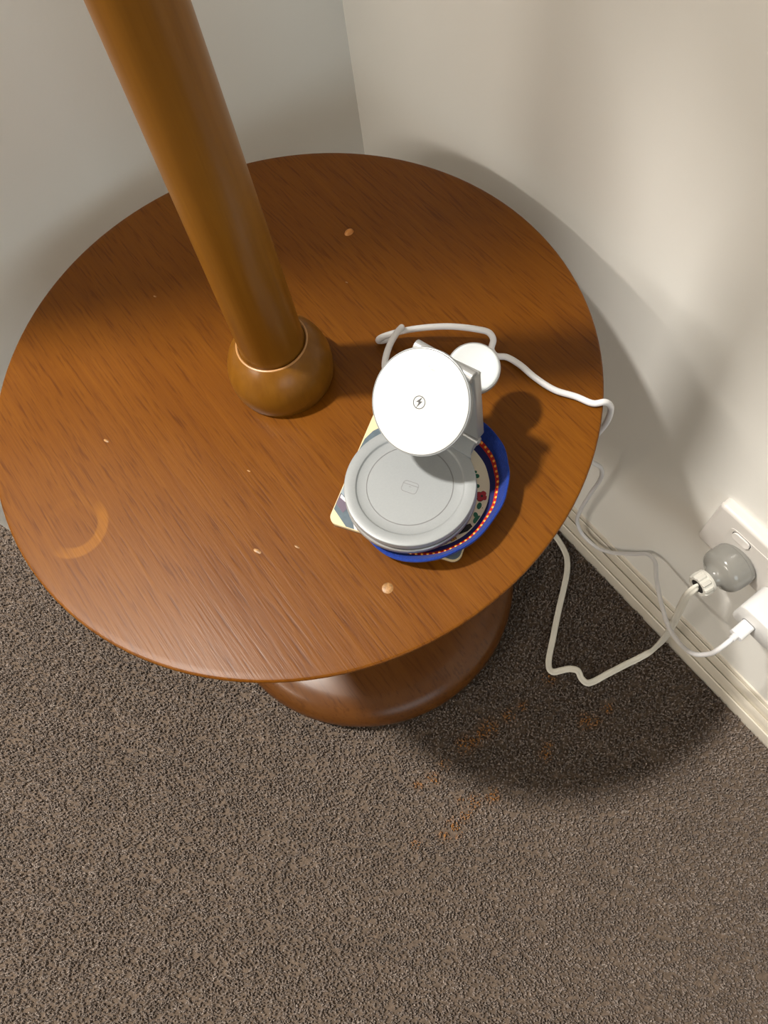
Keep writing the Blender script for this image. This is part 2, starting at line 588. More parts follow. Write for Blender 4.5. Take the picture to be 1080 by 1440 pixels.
# filled nail holes
bm = bmesh.new()
lathe(bm, [(0, 0.0005), (0.0020, 0.0004), (0.0032, 0.0002), (0.0037, 0.0000), (0, 0.0)], Matrix.Translation((0.0540, 0.1429, T)), 20)
from_bm('wood_filler', bm, m_filler, ttop)['label'] = 'pale round filler spot near the front edge'
bm = bmesh.new()
lathe(bm, [(0, 0.0026), (0.0018, 0.0023), (0.0031, 0.0012), (0.0036, 0.0), (0, 0.0)], Matrix.Translation((0.2101, 0.3996, T)) @ Matrix.Diagonal((1.15, 0.85, 1, 1)), 20)
from_bm('wood_filler', bm, m_filler2, ttop)['label'] = 'small orange drop of filler near the corner'
for i, (kx, ky, kr) in enumerate(((0.002, 0.2179, 0.0021), (0.0245, 0.2035, 0.0014), (-0.0380, 0.3610, 0.0016), (0.1790, 0.3600, 0.0008), (0.0560, 0.4520, 0.0010), (0.0300, 0.2720, 0.0009))):
    bm = bmesh.new()
    lathe(bm, [(0, 0.0003), (kr * .6, 0.00025), (kr, 0.0), (0, 0.0)], Matrix.Translation((kx, ky, T)) @ Matrix.Rotation(0.4, 4, 'Z') @ Matrix.Diagonal((0.6, 1.5, 1, 1)), 14)
    from_bm('scuff', bm, m_filler, ttop)

PM = Matrix.Translation((PX, PY, 0))
zc = T + 0.012
RB = 0.038
bm = bmesh.new()
a0 = math.degrees(math.asin(-0.012 / RB))
a1 = math.degrees(math.asin(0.0285 / RB))
lathe(bm, [(0, T + 0.0001)] + arc(0, zc, RB, a0, a1, 28) + [(0.0226, zc + 0.0275), (0, zc + 0.0270)], PM, 72)
ball = from_bm('ball_collar', bm, m_turn, lt)
bm = bmesh.new()
rr_ = RB * math.cos(math.radians(a1))
lathe(bm, [(rr_ + 0.0004, zc + 0.0278), (rr_ + 0.0001, zc + 0.0288), (rr_ - 0.0007, zc + 0.0290), (rr_ - 0.0014, zc + 0.0284), (rr_ - 0.0010, zc + 0.0272), (rr_ + 0.0004, zc + 0.0278)], PM, 72)
from_bm('collar_ring', bm, m_ringw, ball)
bm = bmesh.new()
lathe(bm, [(0, T + 0.036), (0.0229, T + 0.036), (0.0226, T + 0.055), (0.0217, T + 0.15), (0.0204, T + 0.265), (0.0190, T + 0.40), (0.0165, T + 0.62), (0.0160, 1.32), (0, 1.32)], PM, 64)
from_bm('pole', bm, m_turn, lt)
bm = bmesh.new()
lathe(bm, [(0, 0.070), (0.022, 0.070), (0.022, T - 0.03), (0.040, T - 0.0185), (0, T - 0.0185)], PM, 48)
from_bm('lower_pole', bm, m_turn, lt)
bm = bmesh.new()
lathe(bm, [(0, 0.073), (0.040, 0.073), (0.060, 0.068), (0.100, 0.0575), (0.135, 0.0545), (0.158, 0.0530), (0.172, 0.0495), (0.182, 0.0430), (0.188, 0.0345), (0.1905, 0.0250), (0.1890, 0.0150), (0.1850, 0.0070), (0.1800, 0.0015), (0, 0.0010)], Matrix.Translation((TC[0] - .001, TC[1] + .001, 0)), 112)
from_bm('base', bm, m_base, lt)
bm = bmesh.new()
lathe(bm, [(0, 1.32), (0.019, 1.32), (0.019, 1.385), (0.013, 1.39), (0, 1.39)], PM, 32)
from_bm('lamp_socket', bm, m_brass, lt)
bm = bmesh.new()
lathe(bm, [(0.21, 1.36), (0.15, 1.62), (0.1485, 1.62), (0.2085, 1.36), (0.21, 1.36)], PM, 64)
shd = from_bm('lamp_shade', bm, m_shade, lt)
bm = bmesh.new()
for k in range(3):
    t = 2 * math.pi * k / 3
    sweep(bm, [Vector((PX + 0.012 * math.cos(t), PY + 0.012 * math.sin(t), 1.388)), Vector((PX + 0.195 * math.cos(t), PY + 0.195 * math.sin(t), 1.42))], circ(0.0018, 6))
from_bm('shade_spider', bm, m_brass, shd)

# ------------------------------------------------------------------ square picture coaster
m_card = mat('coaster_cream', srgb(220, 204, 164), 0.35)
m_slate = mat('coaster_slate_blue', srgb(92, 106, 116), 0.3, noise=0.12, nscale=300)
m_slate2 = mat('coaster_pale_blue', srgb(148, 160, 170), 0.3)
m_lilac = mat('coaster_lilac', srgb(104, 92, 108), 0.35)
m_cwhite = mat('coaster_white', srgb(226, 224, 222), 0.35)
m_cork = mat('cork', srgb(120, 92, 60), 0.9, noise=0.3, nscale=400)
SQ = frame((0.1130, 0.1892, T), (0, 0, 1), (0.845, 0.535, 0))     # +x towards the pole side corner, +y towards the corner of the room
sq = tag(empty('square_coaster', (0.1105, 0.1882, T)), 'square grey-blue and cream picture coaster under the round blue coaster', 'coaster')
S = 0.0910
bm = bmesh.new()
prism(bm, rrect(S, S, 0.006), 0.0002, 0.0016, SQ)
from_bm('cork_backing', bm, m_cork, sq, True, 30)
bm = bmesh.new()
prism(bm, rrect(S, S, 0.006), 0.0016, 0.0040, SQ)
sqt = from_bm('card', bm, m_card, sq, True, 30)


def decal(name, poly, m, M, z0, parent, h=0.00012):
    bm = bmesh.new()
    prism(bm, poly, z0, z0 + h, M)
    return from_bm(name, bm, m, parent, False)


h = S / 2
# local axes: x runs along the edge from the near-left corner to the far-left corner; y is to the left of it (away from the coaster's near-right side)
# near-left corner is (-h, +h)
def strip(pts):
    return [(x, y) for x, y in pts]


decal('print', strip([(-h + .010, h - .0005), (-h + .030, h - .0005), (-h + .030, h - .030), (-h + .0005, h - .030), (-h + .0005, h - .013)]), m_slate, SQ, 0.004, sqt)
decal('print', strip([(-h + .0005, h - .0190), (-h + .0005, h - .0212), (-h + .016, h - .0122), (-h + .016, h - .0100)]), m_cwhite, SQ, 0.00412, sqt)
decal('print', strip([(-h + .014, h - .0005), (-h + .0215, h - .0005), (-h + .016, h - .010), (-h + .009, h - .0075)]), m_lilac, SQ, 0.00412, sqt)
decal('print', strip([(-h + .0225, h - .0005), (-h + .034, h - .0005), (-h + .034, h - .014), (-h + .019, h - .008)]), m_slate2, SQ, 0.00412, sqt)
decal('print', strip([(-h + .019, h - .0015), (-h + .0215, h - .0015), (-h + .017, h - .009), (-h + .0155, h - .009)]), m_cwhite, SQ, 0.00424, sqt)
decal('print', strip([(-h + .0005, h - .030), (-h + .0005, h - .042), (-h + .018, h - .042), (-h + .018, h - .030)]), m_slate2, SQ, 0.004, sqt)
decal('print', [(-h + .057, h - .0005), (-h + .066, h - .0012), (-h + .0735, h - .0045), (-h + .0795, h - .0100), (-h + .0835, h - .0180), (-h + .0845, h - .0450), (-h + .048, h - .0450), (-h + .048, h - .0005)], m_slate, SQ, 0.004, sqt)
# right-hand corners
decal('print', rrect(.036, .034, .0052, 5, h - .0187, -h + .0177), m_slate, SQ, 0.004, sqt)
decal('print', rrect(.030, .030, .0052, 5, -h + .0157, -h + .0157), m_slate, SQ, 0.004, sqt)

# ------------------------------------------------------------------ round blue fabric coaster
m_blue = mat('blue_felt', srgb(22, 50, 130), 0.85, spec=0.2, noise=0.15, nscale=600, bump=0.5, bscale=1200, sheen=0.1)
m_navy = mat('navy_band', srgb(14, 20, 84), 0.75, bump=0.2, bscale=900)
m_red = mat('red_band', srgb(176, 30, 16), 0.6)
m_dot = mat('orange_dot', srgb(250, 170, 60), 0.5)
m_linen = mat('cream_print_ground', srgb(228, 218, 196), 0.6, bump=0.15, bscale=900)
m_green = mat('print_green', srgb(20, 96, 72), 0.6)
m_crim = mat('print_crimson', srgb(158, 22, 40), 0.6)
m_black = mat('print_black', srgb(14, 14, 16), 0.6)
m_gold = mat('print_gold', srgb(186, 142, 62), 0.6)
BC = (0.1140, 0.1785)
ZB = T + 0.0043
bl = tag(empty('round_coaster', (BC[0], BC[1], ZB)), 'round coaster with raised royal blue rim and red dotted band under the charger', 'coaster')
RES = [(-2.62, 0.0010), (-2.1, 0.0015), (-1.72, 0.0004), (-1.25, -0.0006), (-0.85, 0.0012), (-0.50, 0.0034), (-0.18, 0.0058), (0.15, 0.0066), (0.55, 0.0048), (1.0, 0.0005), (1.8, -0.002), (3.0, -0.001), (3.66, 0.0010)]


def rimr(t):
    while t < -2.62:
        t += 2 * math.pi
    while t > 3.66:
        t -= 2 * math.pi
    for (a, va), (b, vb) in zip(RES[:-1], RES[1:]):
        if a <= t <= b:
            u = (t - a) / (b - a)
            u = u * u * (3 - 2 * u)
            return va + (vb - va) * u
    return 0.0


def rimh(t):
    """how far the edge curls up, flat where the charger presses on it"""
    d = math.cos(t + 0.75)
    u = min(max((d + 0.45) / 0.9, 0), 1)
    return u * u * (3 - 2 * u)


def dish(name, prof, m, parent, seg=112):
    """prof: list of (radius fraction offset r, flat z, raised z)"""
    bm = bmesh.new()
    rings = []
    for (r, zf, zr) in prof:
        ring = []
        for k in range(seg):
            t = 2 * math.pi * k / seg
            w = min(max((r - 0.036) / 0.014, 0), 1)
            q = r + rimr(t) * w
            z = zf + (zr - zf) * rimh(t)
            ring.append(bm.verts.new((BC[0] + q * math.cos(t), BC[1] + q * math.sin(t), ZB + z)))
        rings.append(ring)
    for a, b in zip(rings[:-1], rings[1:]):
        for k in range(seg):
            bm.faces.new((a[k], a[(k + 1) % seg], b[(k + 1) % seg], b[k]))
    if prof[0][0] < 0.012:
        bm.faces.new(rings[0])
        bm.faces.new(rings[-1][::-1])
    return from_bm(name, bm, m, parent, True, 60)


dish('cream_centre', [(0.004, .0022, .0022), (0.034, .0022, .0022), (0.0395, .0022, .0026), (0.0412, .0021, .0034), (0.0412, .0001, .0014), (0.036, .0001, .0002), (0.004, .0001, .0001)], m_linen, bl)
dish('navy_band', [(0.0408, .0022, .0033), (0.0425, .0024, .0042), (0.0440, .0024, .0054), (0.0440, .0004, .0034), (0.0408, .0002, .0013), (0.0408, .0022, .0033)], m_navy, bl)
rb_ = dish('red_band', [(0.0438, .0024, .0053), (0.0450, .0026, .0063), (0.0461, .0026, .0074), (0.0461, .0006, .0054), (0.0438, .0004, .0033), (0.0438, .0024, .0053)], m_red, bl)
sect = [(0.0457, .0026, .0073), (0.0466, .0030, .0090), (0.0490, .0034, .0136), (0.0496, .0036, .0150), (0.0502, .0036, .0157), (0.0510, .0032, .0156), (0.0514, .0024, .0146), (0.0510, .0012, .0126), (0.0484, .0004, .0076), (0.0457, .0004, .0048), (0.0457, .0026, .0073)]
dish('blue_rim', sect, m_blue, bl)
# row of dots on the red band
bm = bmesh.new()
for k in range(78):
    t = 2 * math.pi * (k + 0.5) / 78
    r = 0.0450 + rimr(t) * min(max((0.0450 - 0.036) / 0.014, 0), 1)
    z = .0027 + (.0064 - .0027) * rimh(t)
    up = Vector((-math.cos(t) * 0.65 * rimh(t), -math.sin(t) * 0.65 * rimh(t), 1.0))
    lathe(bm, [(0, .0004), (.0006, .0003), (.00095, 0.0), (0, -.0002)], frame((BC[0] + r * math.cos(t), BC[1] + r * math.sin(t), ZB + z), up), 8)
dots = from_bm('dot_trim', bm, m_dot, bl)
dots['kind'] = 'stuff'


def blob(bm, cx, cy, r, n=12, M=None, sx=1.0, sy=1.0, rot=0.0, z=0.0, hgt=.00015):
    poly = []
    for k in range(n):
        t = 2 * math.pi * k / n
        x, y = r * sx * math.cos(t), r * sy * math.sin(t)
        poly.append((cx + x * math.cos(rot) - y * math.sin(rot), cy + x * math.sin(rot) + y * math.cos(rot)))
    prism(bm, poly, z, z + hgt, M)


ZP = ZB + 0.0023


def motif(m, parts, name='motif', dz=0.0):
    bm = bmesh.new()
    for i, (x, y, r, sx, sy, rot) in enumerate(parts):
        blob(bm, x, y, r, 14, None, sx, sy, rot, ZP + dz + i * 0.00001)
    return from_bm(name, bm, m, bl, False)

# ------------------------------------------------------------------ folding wireless charger
m_sat = mat('satin_silver_plastic', srgb(150, 154, 156), 0.42, metal=0.12, noise=0.02, nscale=900)
m_side = mat('silver_side', srgb(160, 161, 161), 0.38, metal=0.45)
m_pad = mat('white_gloss_pad', srgb(208, 210, 209), 0.25)
m_icon = mat('dark_print', srgb(70, 70, 72), 0.5)
m_line = mat('grey_print_line', srgb(128, 128, 130), 0.5)
m_gap = mat('dark_gap', srgb(58, 52, 54), 0.6)
m_watch = mat('white_watch_pad', srgb(206, 211, 213), 0.3)
KC = (0.1040, 0.1815)
ZK = T + 0.0085
ZT = T + 0.0250
ch = tag(empty('wireless_charger', (KC[0], KC[1], ZK)), 'white and silver folding wireless charger standing on the blue coaster', 'charger')
KM = Matrix.Translation((KC[0], KC[1], 0))
RK = 0.0424
bm = bmesh.new()
lathe(bm, [(0, ZK - .0012), (0.026, ZK - .0012), (0.027, ZK), (RK - .004, ZK), (RK - .0006, ZK + .0020), (RK + .0006, ZK + .0050), (RK + .0006, ZK + .0082), (RK - .0001, ZK + .0090), (0, ZK + .0090)], KM, 96)
from_bm('lower_plate', bm, m_side, ch)
bm = bmesh.new()
lathe(bm, [(0, ZK + .0090), (RK - .0022, ZK + .0090), (RK - .0022, ZK + .0108), (0, ZK + .0108)], KM, 96)
from_bm('gap_band', bm, m_gap, ch)
bm = bmesh.new()
lathe(bm, [(0, ZK + .0108), (RK - .0006, ZK + .0108), (RK, ZK + .0114), (RK, ZT - .0007), (RK - .0003, ZT - .0002), (RK - .0009, ZT), (0.0362, ZT), (0.0350, ZT - .0005), (0.0342, ZT - .0016), (0.0332, ZT - .0020),
           (0.0281, ZT - .0020), (0.0280, ZT - .0025), (0.0276, ZT - .0025), (0.0275, ZT - .0020), (0.015, ZT - .0020), (0, ZT - .0020)], KM, 112)
upper = from_bm('upper_plate', bm, m_sat, ch, True, 30)
bm = bmesh.new()
lathe(bm, [(0.02798, ZT - .0024), (0.02798, ZT - .00205), (0.02762, ZT - .00205), (0.02762, ZT - .0024)], KM, 96)
from_bm('groove_ring', bm, m_line, upper)


def outline(bm, poly, w, z0, z1, M):
    n = len(poly)
    cx = sum(p[0] for p in poly) / n
    cy = sum(p[1] for p in poly) / n
    inn = []
    for i in range(n):
        a, b, c = Vector(poly[i - 1]), Vector(poly[i]), Vector(poly[(i + 1) % n])
        d = (c - a)
        nn = Vector((-d.y, d.x)).normalized()
        if nn.dot(Vector((cx, cy)) - b) < 0:
            nn = -nn
        inn.append(b + nn * w)
    for i in range(n):
        j = (i + 1) % n
        prism(bm, [poly[i], poly[j], tuple(inn[j]), tuple(inn[i])], z0, z1, M)


ev = Vector((0.965, 0.262, 0.0)).normalized()      # from the base centre to the hinge
wv = Vector((0.262, -0.965, 0.0)).normalized()     # hinge axis, towards the near right
# earbud case symbol on the base pad
IM = frame((KC[0] - 0.0008, KC[1] - 0.0012, ZT - .0020), (0, 0, 1), (0.50, -0.87, 0))
bm = bmesh.new()
outline(bm, rrect(.0106, .0080, .0022, 5), .00035, 0.0, .00012, IM)
prism(bm, [(-.0050, .0018), (.0050, .0018), (.0050, .00145), (-.0050, .00145)], 0.0, .00012, IM)
prism(bm, [(-.0007, .0004), (.0007, .0004), (.0007, .0001), (-.0007, .0001)], 0.0, .00012, IM)
from_bm('earbud_case_symbol', bm, m_line, upper, False)

# neck from the base to the lower hinge
HB = Vector((0.1505, 0.1960, T + 0.0275))
HT = Vector((0.1528, 0.2040, T + 0.0885))
bm = bmesh.new()
NM = frame((KC[0], KC[1], 0), (0, 0, 1), ev)       # x = towards hinge, y = left (far side)
off = (HB.xy - Vector(KC)).dot(Vector((-ev.y, ev.x)))
d = (HB.xy - Vector(KC)).dot(ev.xy)
left = [(0.0368, off + .0195), (0.0405, off + .0200), (d, off + .0200)]
right = [(d, off - .0205), (0.0445, off - .0203), (0.0415, off - .0206), (0.0392, off - .0216), (0.0372, off - .0232), (0.0368, off - .0225)]
poly = left + right
lo = [bm.verts.new(NM @ Vector((x, y, ZK + .0090 + max(0, (x - .034)) * .45))) for x, y in poly]
hi = [bm.verts.new(NM @ Vector((x, y, ZT + .0003 + max(0, (x - .0335)) * .30))) for x, y in poly]
bm.faces.new(hi)
bm.faces.new(lo[::-1])
for k in range(len(poly)):
    bm.faces.new((lo[k], lo[(k + 1) % len(poly)], hi[(k + 1) % len(poly)], hi[k]))
# keep the recessed pad clear of the neck
from_bm('neck', bm, m_sat, ch, True, 40)
bm = bmesh.new()
lathe(bm, [(0, -.0215), (.0026, -.0215), (.0030, -.0211), (.0030, .0211), (.0026, .0215), (0, .0215)], frame(HB, wv), 24)
from_bm('lower_hinge', bm, m_side, ch)
bm = bmesh.new()
lathe(bm, [(0, -.0208), (.0034, -.0208), (.0038, -.0204), (.0038, .0204), (.0034, .0208), (0, .0208)], frame(HT, wv), 24)
hin = from_bm('upper_hinge', bm, m_side, ch)
for P, dd in ((HB, .0215), (HT, .0208)):
    bm = bmesh.new()
    lathe(bm, [(0, -.0005), (.0016, -.0005), (.0016, 0), (.0014, .0006), (0, .0008)], frame(P + wv * dd, wv), 14)
    from_bm('hinge_pin', bm, m_side, ch)
# upright arm plate
up_ = (HT - HB).normalized()
AMx = wv
Ln = (HT - HB).length
AM = frame(HB, up_, wv)                            # z up the arm, x along the hinge, y = across
bm = bmesh.new()
box(bm, (-.0218, -.0012, .0012), (.0218, .0058, Ln - .0012), AM, .0012, 3)
arm = from_bm('arm', bm, m_side, ch)
yax = up_.cross(wv)
back = 1.0 if yax.dot(ev) > 0 else -1.0

# phone pad
PN = Vector((-0.598, -0.170, 0.785)).normalized()
PN = (PN - wv * PN.dot(wv)).normalized()
PC = Vector((0.1290, 0.1984, 0.5622))
PMX = frame(PC, PN, wv)
RP = 0.0322
bm = bmesh.new()
lathe(bm, [(0, -.0068), (RP - .0045, -.0068), (RP - .0012, -.0056), (RP - .0002, -.0038), (RP, -.0012), (RP - .0003, -.0004), (RP - .0009, -.0002), (0, -.0002)], PMX, 112)
pad = from_bm('phone_pad', bm, m_sat, ch)
bm = bmesh.new()
lathe(bm, [(0, -.0004), (RP - .0011, -.0004), (RP - .0012, .0001), (RP - .0020, .0004), (0, .0004)], PMX, 112)
from_bm('pad_face', bm, m_pad, pad)
bm = bmesh.new()
lathe(bm, [(RP - .0009, -.0003), (RP - .0009, .0000), (RP - .00118, .0000), (RP - .00118, -.0003)], PMX, 112)
from_bm('edge_line', bm, m_icon, pad)
# lightning symbol in a circle, upright as seen from the front
iu = Vector((0.585, 0.706, 0.399))
iu = (iu - PN * iu.dot(PN)).normalized()
LM = frame(PC + PN * 0.0004 + iu * 0.0, PN, iu.cross(PN) * 1.0)
bm = bmesh.new()
outline(bm, [(.0040 * math.cos(2 * math.pi * k / 32), .0040 * math.sin(2 * math.pi * k / 32)) for k in range(32)], .0005, 0, .0001, LM)
prism(bm, [(.0026, .0030), (-.0020, .0006), (-.0004, .0001), (-.0006, -.0006)], 0, .0001, LM)
prism(bm, [(.0026, .0030), (-.0006, -.0006), (.0006, .0006)], 0, .0001, LM)
prism(bm, [(.0022, .0003), (.0006, .0006), (-.0006, -.0006), (-.0026, -.0033)], 0, .0001, LM)
from_bm('lightning_symbol', bm, m_icon, pad, False)
bm = bmesh.new()
for (x0, y0, x1, y1, w) in ((.0075, .0210, .0083, .0190, .00025), (.0090, .0185, .0125, .0165, .0003), (-.0023, .0262, -.0017, .0257, .0002)):
    dv = Vector((x1 - x0, y1 - y0)).normalized()
    nv = Vector((-dv.y, dv.x)) * w
    prism(bm, [(x0 + nv.x, y0 + nv.y), (x0 - nv.x, y0 - nv.y), (x1 - nv.x * .3, y1 - nv.y * .3), (x1 + nv.x * .3, y1 + nv.y * .3)], 0, .00006, LM)
from_bm('scratch', bm, mat('scratch_grey', srgb(176, 174, 170), 0.5), pad, False)
# bracket that joins the pad to the upper hinge
v_up = PN.cross(wv)
if v_up.z < 0:
    v_up = -v_up
BM_ = frame(PC + v_up * 0.0245 - PN * 0.0058, PN, wv)
bm = bmesh.new()
box(bm, (-.0195, -.0110, -.0020), (.0195, .0030, .0010), BM_, .0008, 2)
from_bm('pad_bracket', bm, m_side, ch)

# watch pad behind the arm
WC = Vector((0.1768, 0.2058, 0.5440))
WN = Vector((-0.12, -0.22, 0.968)).normalized()
WM = frame(WC, WN, wv)
RW = 0.0170
bm = bmesh.new()
lathe(bm, [(0, -.0062), (RW - .0030, -.0062), (RW - .0010, -.0050), (RW, -.0034), (RW, -.0010), (RW - .0004, -.0003), (RW - .0010, -.0002), (RW - .0010, -.0014), (0, -.0014)], WM, 80)
wp = from_bm('watch_pad', bm, m_side, ch)
bm = bmesh.new()
lathe(bm, [(0, -.0010), (.005, -.0009), (.0105, -.0002), (.0135, .0004), (.0148, .0006), (.0155, .0004), (.0159, 0), (.0159, -.0013), (0, -.0013)], WM, 80)
from_bm('watch_pad_face', bm, m_watch, wp)
bm = bmesh.new()
tdir = (HB + up_ * 0.038 + ev * 0.004) - (WC - WN * 0.004)
sweep(bm, [WC - WN * 0.004, WC - WN * 0.004 + tdir], [(-.006, -.0020), (.006, -.0020), (.006, .0020), (-.006, .0020)], up=lambda i: (0, 0, 1))
from_bm('watch_arm', bm, m_side, ch, True, 30)

# printed motifs showing between the charger and the rim
fl = [(0.1392 + .0021 * math.cos(t), 0.1518 + .0021 * math.sin(t), .0018, 1, 1, 0) for t in (0.3, 1.87, 3.44, 5.01)]
motif(m_black, [(x, y, r * 1.18, 1, 1, 0) for x, y, r, _, _, _ in fl], 'flower_outline', 0.0000)
motif(m_crim, fl, 'flower', 0.0002)
motif(m_black, [(0.1392, 0.1518, .0008, 1, 1, 0)], 'flower_centre', 0.0004)
motif(m_green, [(0.1335, 0.1476, .0019, 1.3, 0.8, 0.6), (0.1350, 0.1440, .0015, 1.2, 0.7, -0.8)], 'leaf', 0.0001)
motif(m_green, [(0.1262, 0.1408, .0027, 1.25, 0.8, 0.1), (0.1275, 0.1440, .0018, 1.1, 0.8, 1.2)], 'leaf', 0.0005)
motif(m_green, [(0.1418, 0.1592, .0014, 1, 1, 0)], 'leaf', 0.0001)
motif(m_green, [(0.1462, 0.1650, .0016, 1, 1, 0), (0.1474, 0.1680, .0010, 1, 1, 0)], 'leaf', 0.0002)
decal('motif', [(0.1211, 0.1416), (0.1205, 0.1372), (0.1104, 0.1405), (0.1150, 0.1440)], m_black, None, ZP + 0.0004, bl)
motif(m_black, [(0.1068, 0.1398, .0012, 1, 1, 0), (0.1050, 0.1398, .0012, 1, 1, 0), (0.1060, 0.1413, .0012, 1, 1, 0), (0.1042, 0.1412, .0011, 1, 1, 0)], 'bud_outline', 0.0004)
motif(m_gold, [(0.1068, 0.1398, .0008, 1, 1, 0), (0.1050, 0.1398, .0008, 1, 1, 0), (0.1060, 0.1413, .0008, 1, 1, 0)], 'bud', 0.0006)
motif(m_black, [(0.0994, 0.1409, .0016, 1.3, 0.7, 0.3)], 'motif', 0.0004)


# ------------------------------------------------------------------ usb cable
m_cab = mat('white_cable', srgb(224, 224, 226), 0.35)
cab = tag(empty('charging_cable', (0.2252, 0.2257, T)), 'thin white round charging cable from the charger to the white adapter', 'cable')
P = [(0.1361, 0.2300, 0.5000), (0.1420, 0.2520, 0.5030), (0.1484, 0.2676, 0.5047), (0.1597, 0.2773, 0.5067), (0.1713, 0.2833, 0.5067), (0.1775, 0.2862, 0.5045), (0.1780, 0.2885, 0.5005),
     (0.1725, 0.2920, 0.4925), (0.1665, 0.2955, 0.4895), (0.1630, 0.2966, 0.4915), (0.1640, 0.2956, 0.4945), (0.1700, 0.2925, 0.4965), (0.1845, 0.2829, 0.4997), (0.2038, 0.266, 0.5027), (0.2179, 0.2513, 0.5017), (0.2241, 0.2447, 0.4987),
     (0.2240, 0.2400, 0.4957), (0.2195, 0.2366, 0.4917), (0.2192, 0.2315, 0.4897), (0.2241, 0.2257, 0.4897), (0.2265, 0.2147, 0.4905), (0.2278, 0.1996, 0.4897), (0.2314, 0.1833, 0.4892), (0.2388, 0.17, 0.4890),
     (0.2440, 0.1583, 0.4890), (0.2505, 0.1545, 0.4886), (0.2562, 0.1527, 0.4800), (0.2588, 0.1524, 0.4680), (0.2594, 0.1530, 0.4550), (0.2588, 0.1545, 0.4440), (0.2575, 0.1565, 0.4330), (0.2600, 0.1605, 0.4120), (0.2750, 0.1680, 0.3600), (0.300, 0.1779, 0.3027),
     (0.315, 0.1759, 0.2749), (0.325, 0.1776, 0.2372), (0.33, 0.1855, 0.1776), (0.332, 0.1919, 0.1145), (0.335, 0.1916, 0.0779), (0.3365, 0.1797, 0.0590), (0.338, 0.1561, 0.0595), (0.342, 0.1387, 0.0713), (0.345, 0.1165, 0.1077),
     (0.345, 0.101, 0.1377), (0.34, 0.0896, 0.1479), (0.323, 0.0730, 0.1566), (0.304, 0.0492, 0.1643), (0.289, 0.0247, 0.1715), (0.280, -0.0014, 0.1910), (0.2780, -0.0143, 0.2310), (0.2800, -0.0160, 0.2520), (0.2870, -0.0163, 0.2605), (0.2935, -0.0163, 0.2612)]
bm = bmesh.new()
sweep(bm, catmull(P, 8), circ(0.0023, 12))
from_bm('cable', bm, m_cab, cab, True, 60)
bm = bmesh.new()
CMX = frame((0.2925, -0.0163, 0.2612), (1, 0, 0), (0, 1, 0))
sweep(bm, [Vector((0.2905, -0.0163, 0.2612)), Vector((0.2965, -0.0163, 0.2612))], circ(0.0030, 14))
prism(bm, rrect(.0125, .0068, .0028, 5), .0030, .0190, CMX)
from_bm('connector', bm, m_cab, cab, True, 40)

# ------------------------------------------------------------------ wall socket, plugs
m_plate = mat('socket_plastic', srgb(214, 210, 205), 0.3)
m_switch = mat('switch_plastic', srgb(228, 224, 220), 0.3)
m_slot = mat('slot_dark', srgb(30, 28, 26), 0.6)
PY0, PY1, PZ0, PZ1 = -0.0445, 0.0725, 0.2535, 0.3290
ws = tag(empty('wall_socket', (XW, 0.014, PZ0)), 'white double power point plate with rocker button on right wall', 'power point')
bm = bmesh.new()
WSM = frame((XW, (PY0 + PY1) / 2, (PZ0 + PZ1) / 2), (-1, 0, 0), (0, -1, 0))   # x: towards the camera side, y up
W_, H_ = PY1 - PY0, PZ1 - PZ0
rings = []
for s, z in ((0.0, 0.0), (0.0, .0070), (0.0008, .0090), (0.0022, .0102), (0.0042, .0106)):
    rings.append([bm.verts.new(WSM @ Vector((x, y, z))) for x, y in rrect(W_ - 2 * s, H_ - 2 * s, max(.005 - s, .0012), 5)])
for a, b in zip(rings[:-1], rings[1:]):
    for k in range(len(a)):
        bm.faces.new((a[k], a[(k + 1) % len(a)], b[(k + 1) % len(a)], b[k]))
bm.faces.new(rings[-1])
bm.faces.new(rings[0][::-1])
plate = from_bm('plate', bm, m_plate, ws, True, 40)
# raised inner panel
bm = bmesh.new()
prism(bm, rrect(W_ - .040, H_ - .030, .005, 6, 0, 0.000), .0106, .0112, WSM)
pan = from_bm('panel', bm, m_plate, ws, True, 30)
for yb in (0.0395, -0.0115):
    BX = -(yb - (PY0 + PY1) / 2)
    BZ = 0.3080 - (PZ0 + PZ1) / 2
    bm = bmesh.new()
    prism(bm, rrect(.0194, .0114, .0056, 8, BX, BZ), .0112, .01125, WSM)
    from_bm('switch_surround', bm, m_slot, ws, False)
    bm = bmesh.new()
    prism(bm, rrect(.0180, .0100, .0049, 8, BX, BZ), .0108, .0128, WSM)
    from_bm('switch', bm, m_switch, ws, True, 40)

m_plug = bpy.data.materials.new('grey_translucent_plug')
m_plug.use_nodes = True
gb = m_plug.node_tree.nodes['Principled BSDF']
gb.inputs['Base Color'].default_value = srgb(132, 131, 126)
gb.inputs['Roughness'].default_value = 0.16
gb.inputs['Coat Weight'].default_value = 0.4
m_nut = mat('cream_nut', srgb(200, 198, 190), 0.35)
m_cord = mat('cream_flat_cord', srgb(222, 218, 206), 0.4)
pc = tag(empty('power_cord', (0.3405, 0.030, 0.275)), 'flat cream power cord with bulbous grey plug in the wall socket', 'power cord')
axis = Vector((-1.0, 0.13, 0.0)).normalized()
QM = frame((0.3418, 0.0295, 0.2745), (-1, 0, 0), (0, 1, 0))
QM2 = frame((0.3418, 0.0295, 0.2745), axis, (0, 1, 0))
bm = bmesh.new()
lathe(bm, [(0, 0), (.0204, 0), (.0208, .0006), (.0208, .0035), (.0215, .0042), (.0217, .0100), (.0216, .0150), (.0210, .0185), (.0196, .0212), (.0170, .0232), (.0136, .0248), (.0108, .0266), (.0092, .0292), (.0086, .0325), (.0088, .0350), (0, .0350)], QM2, 64)
pl = from_bm('plug_body', bm, m_plug, pc)
bm = bmesh.new()
for sx in (-1, 1):
    box(bm, (-.0012 + sx * .0055, -.0040, -.010), (.0012 + sx * .0055, .0040, .0005), QM)
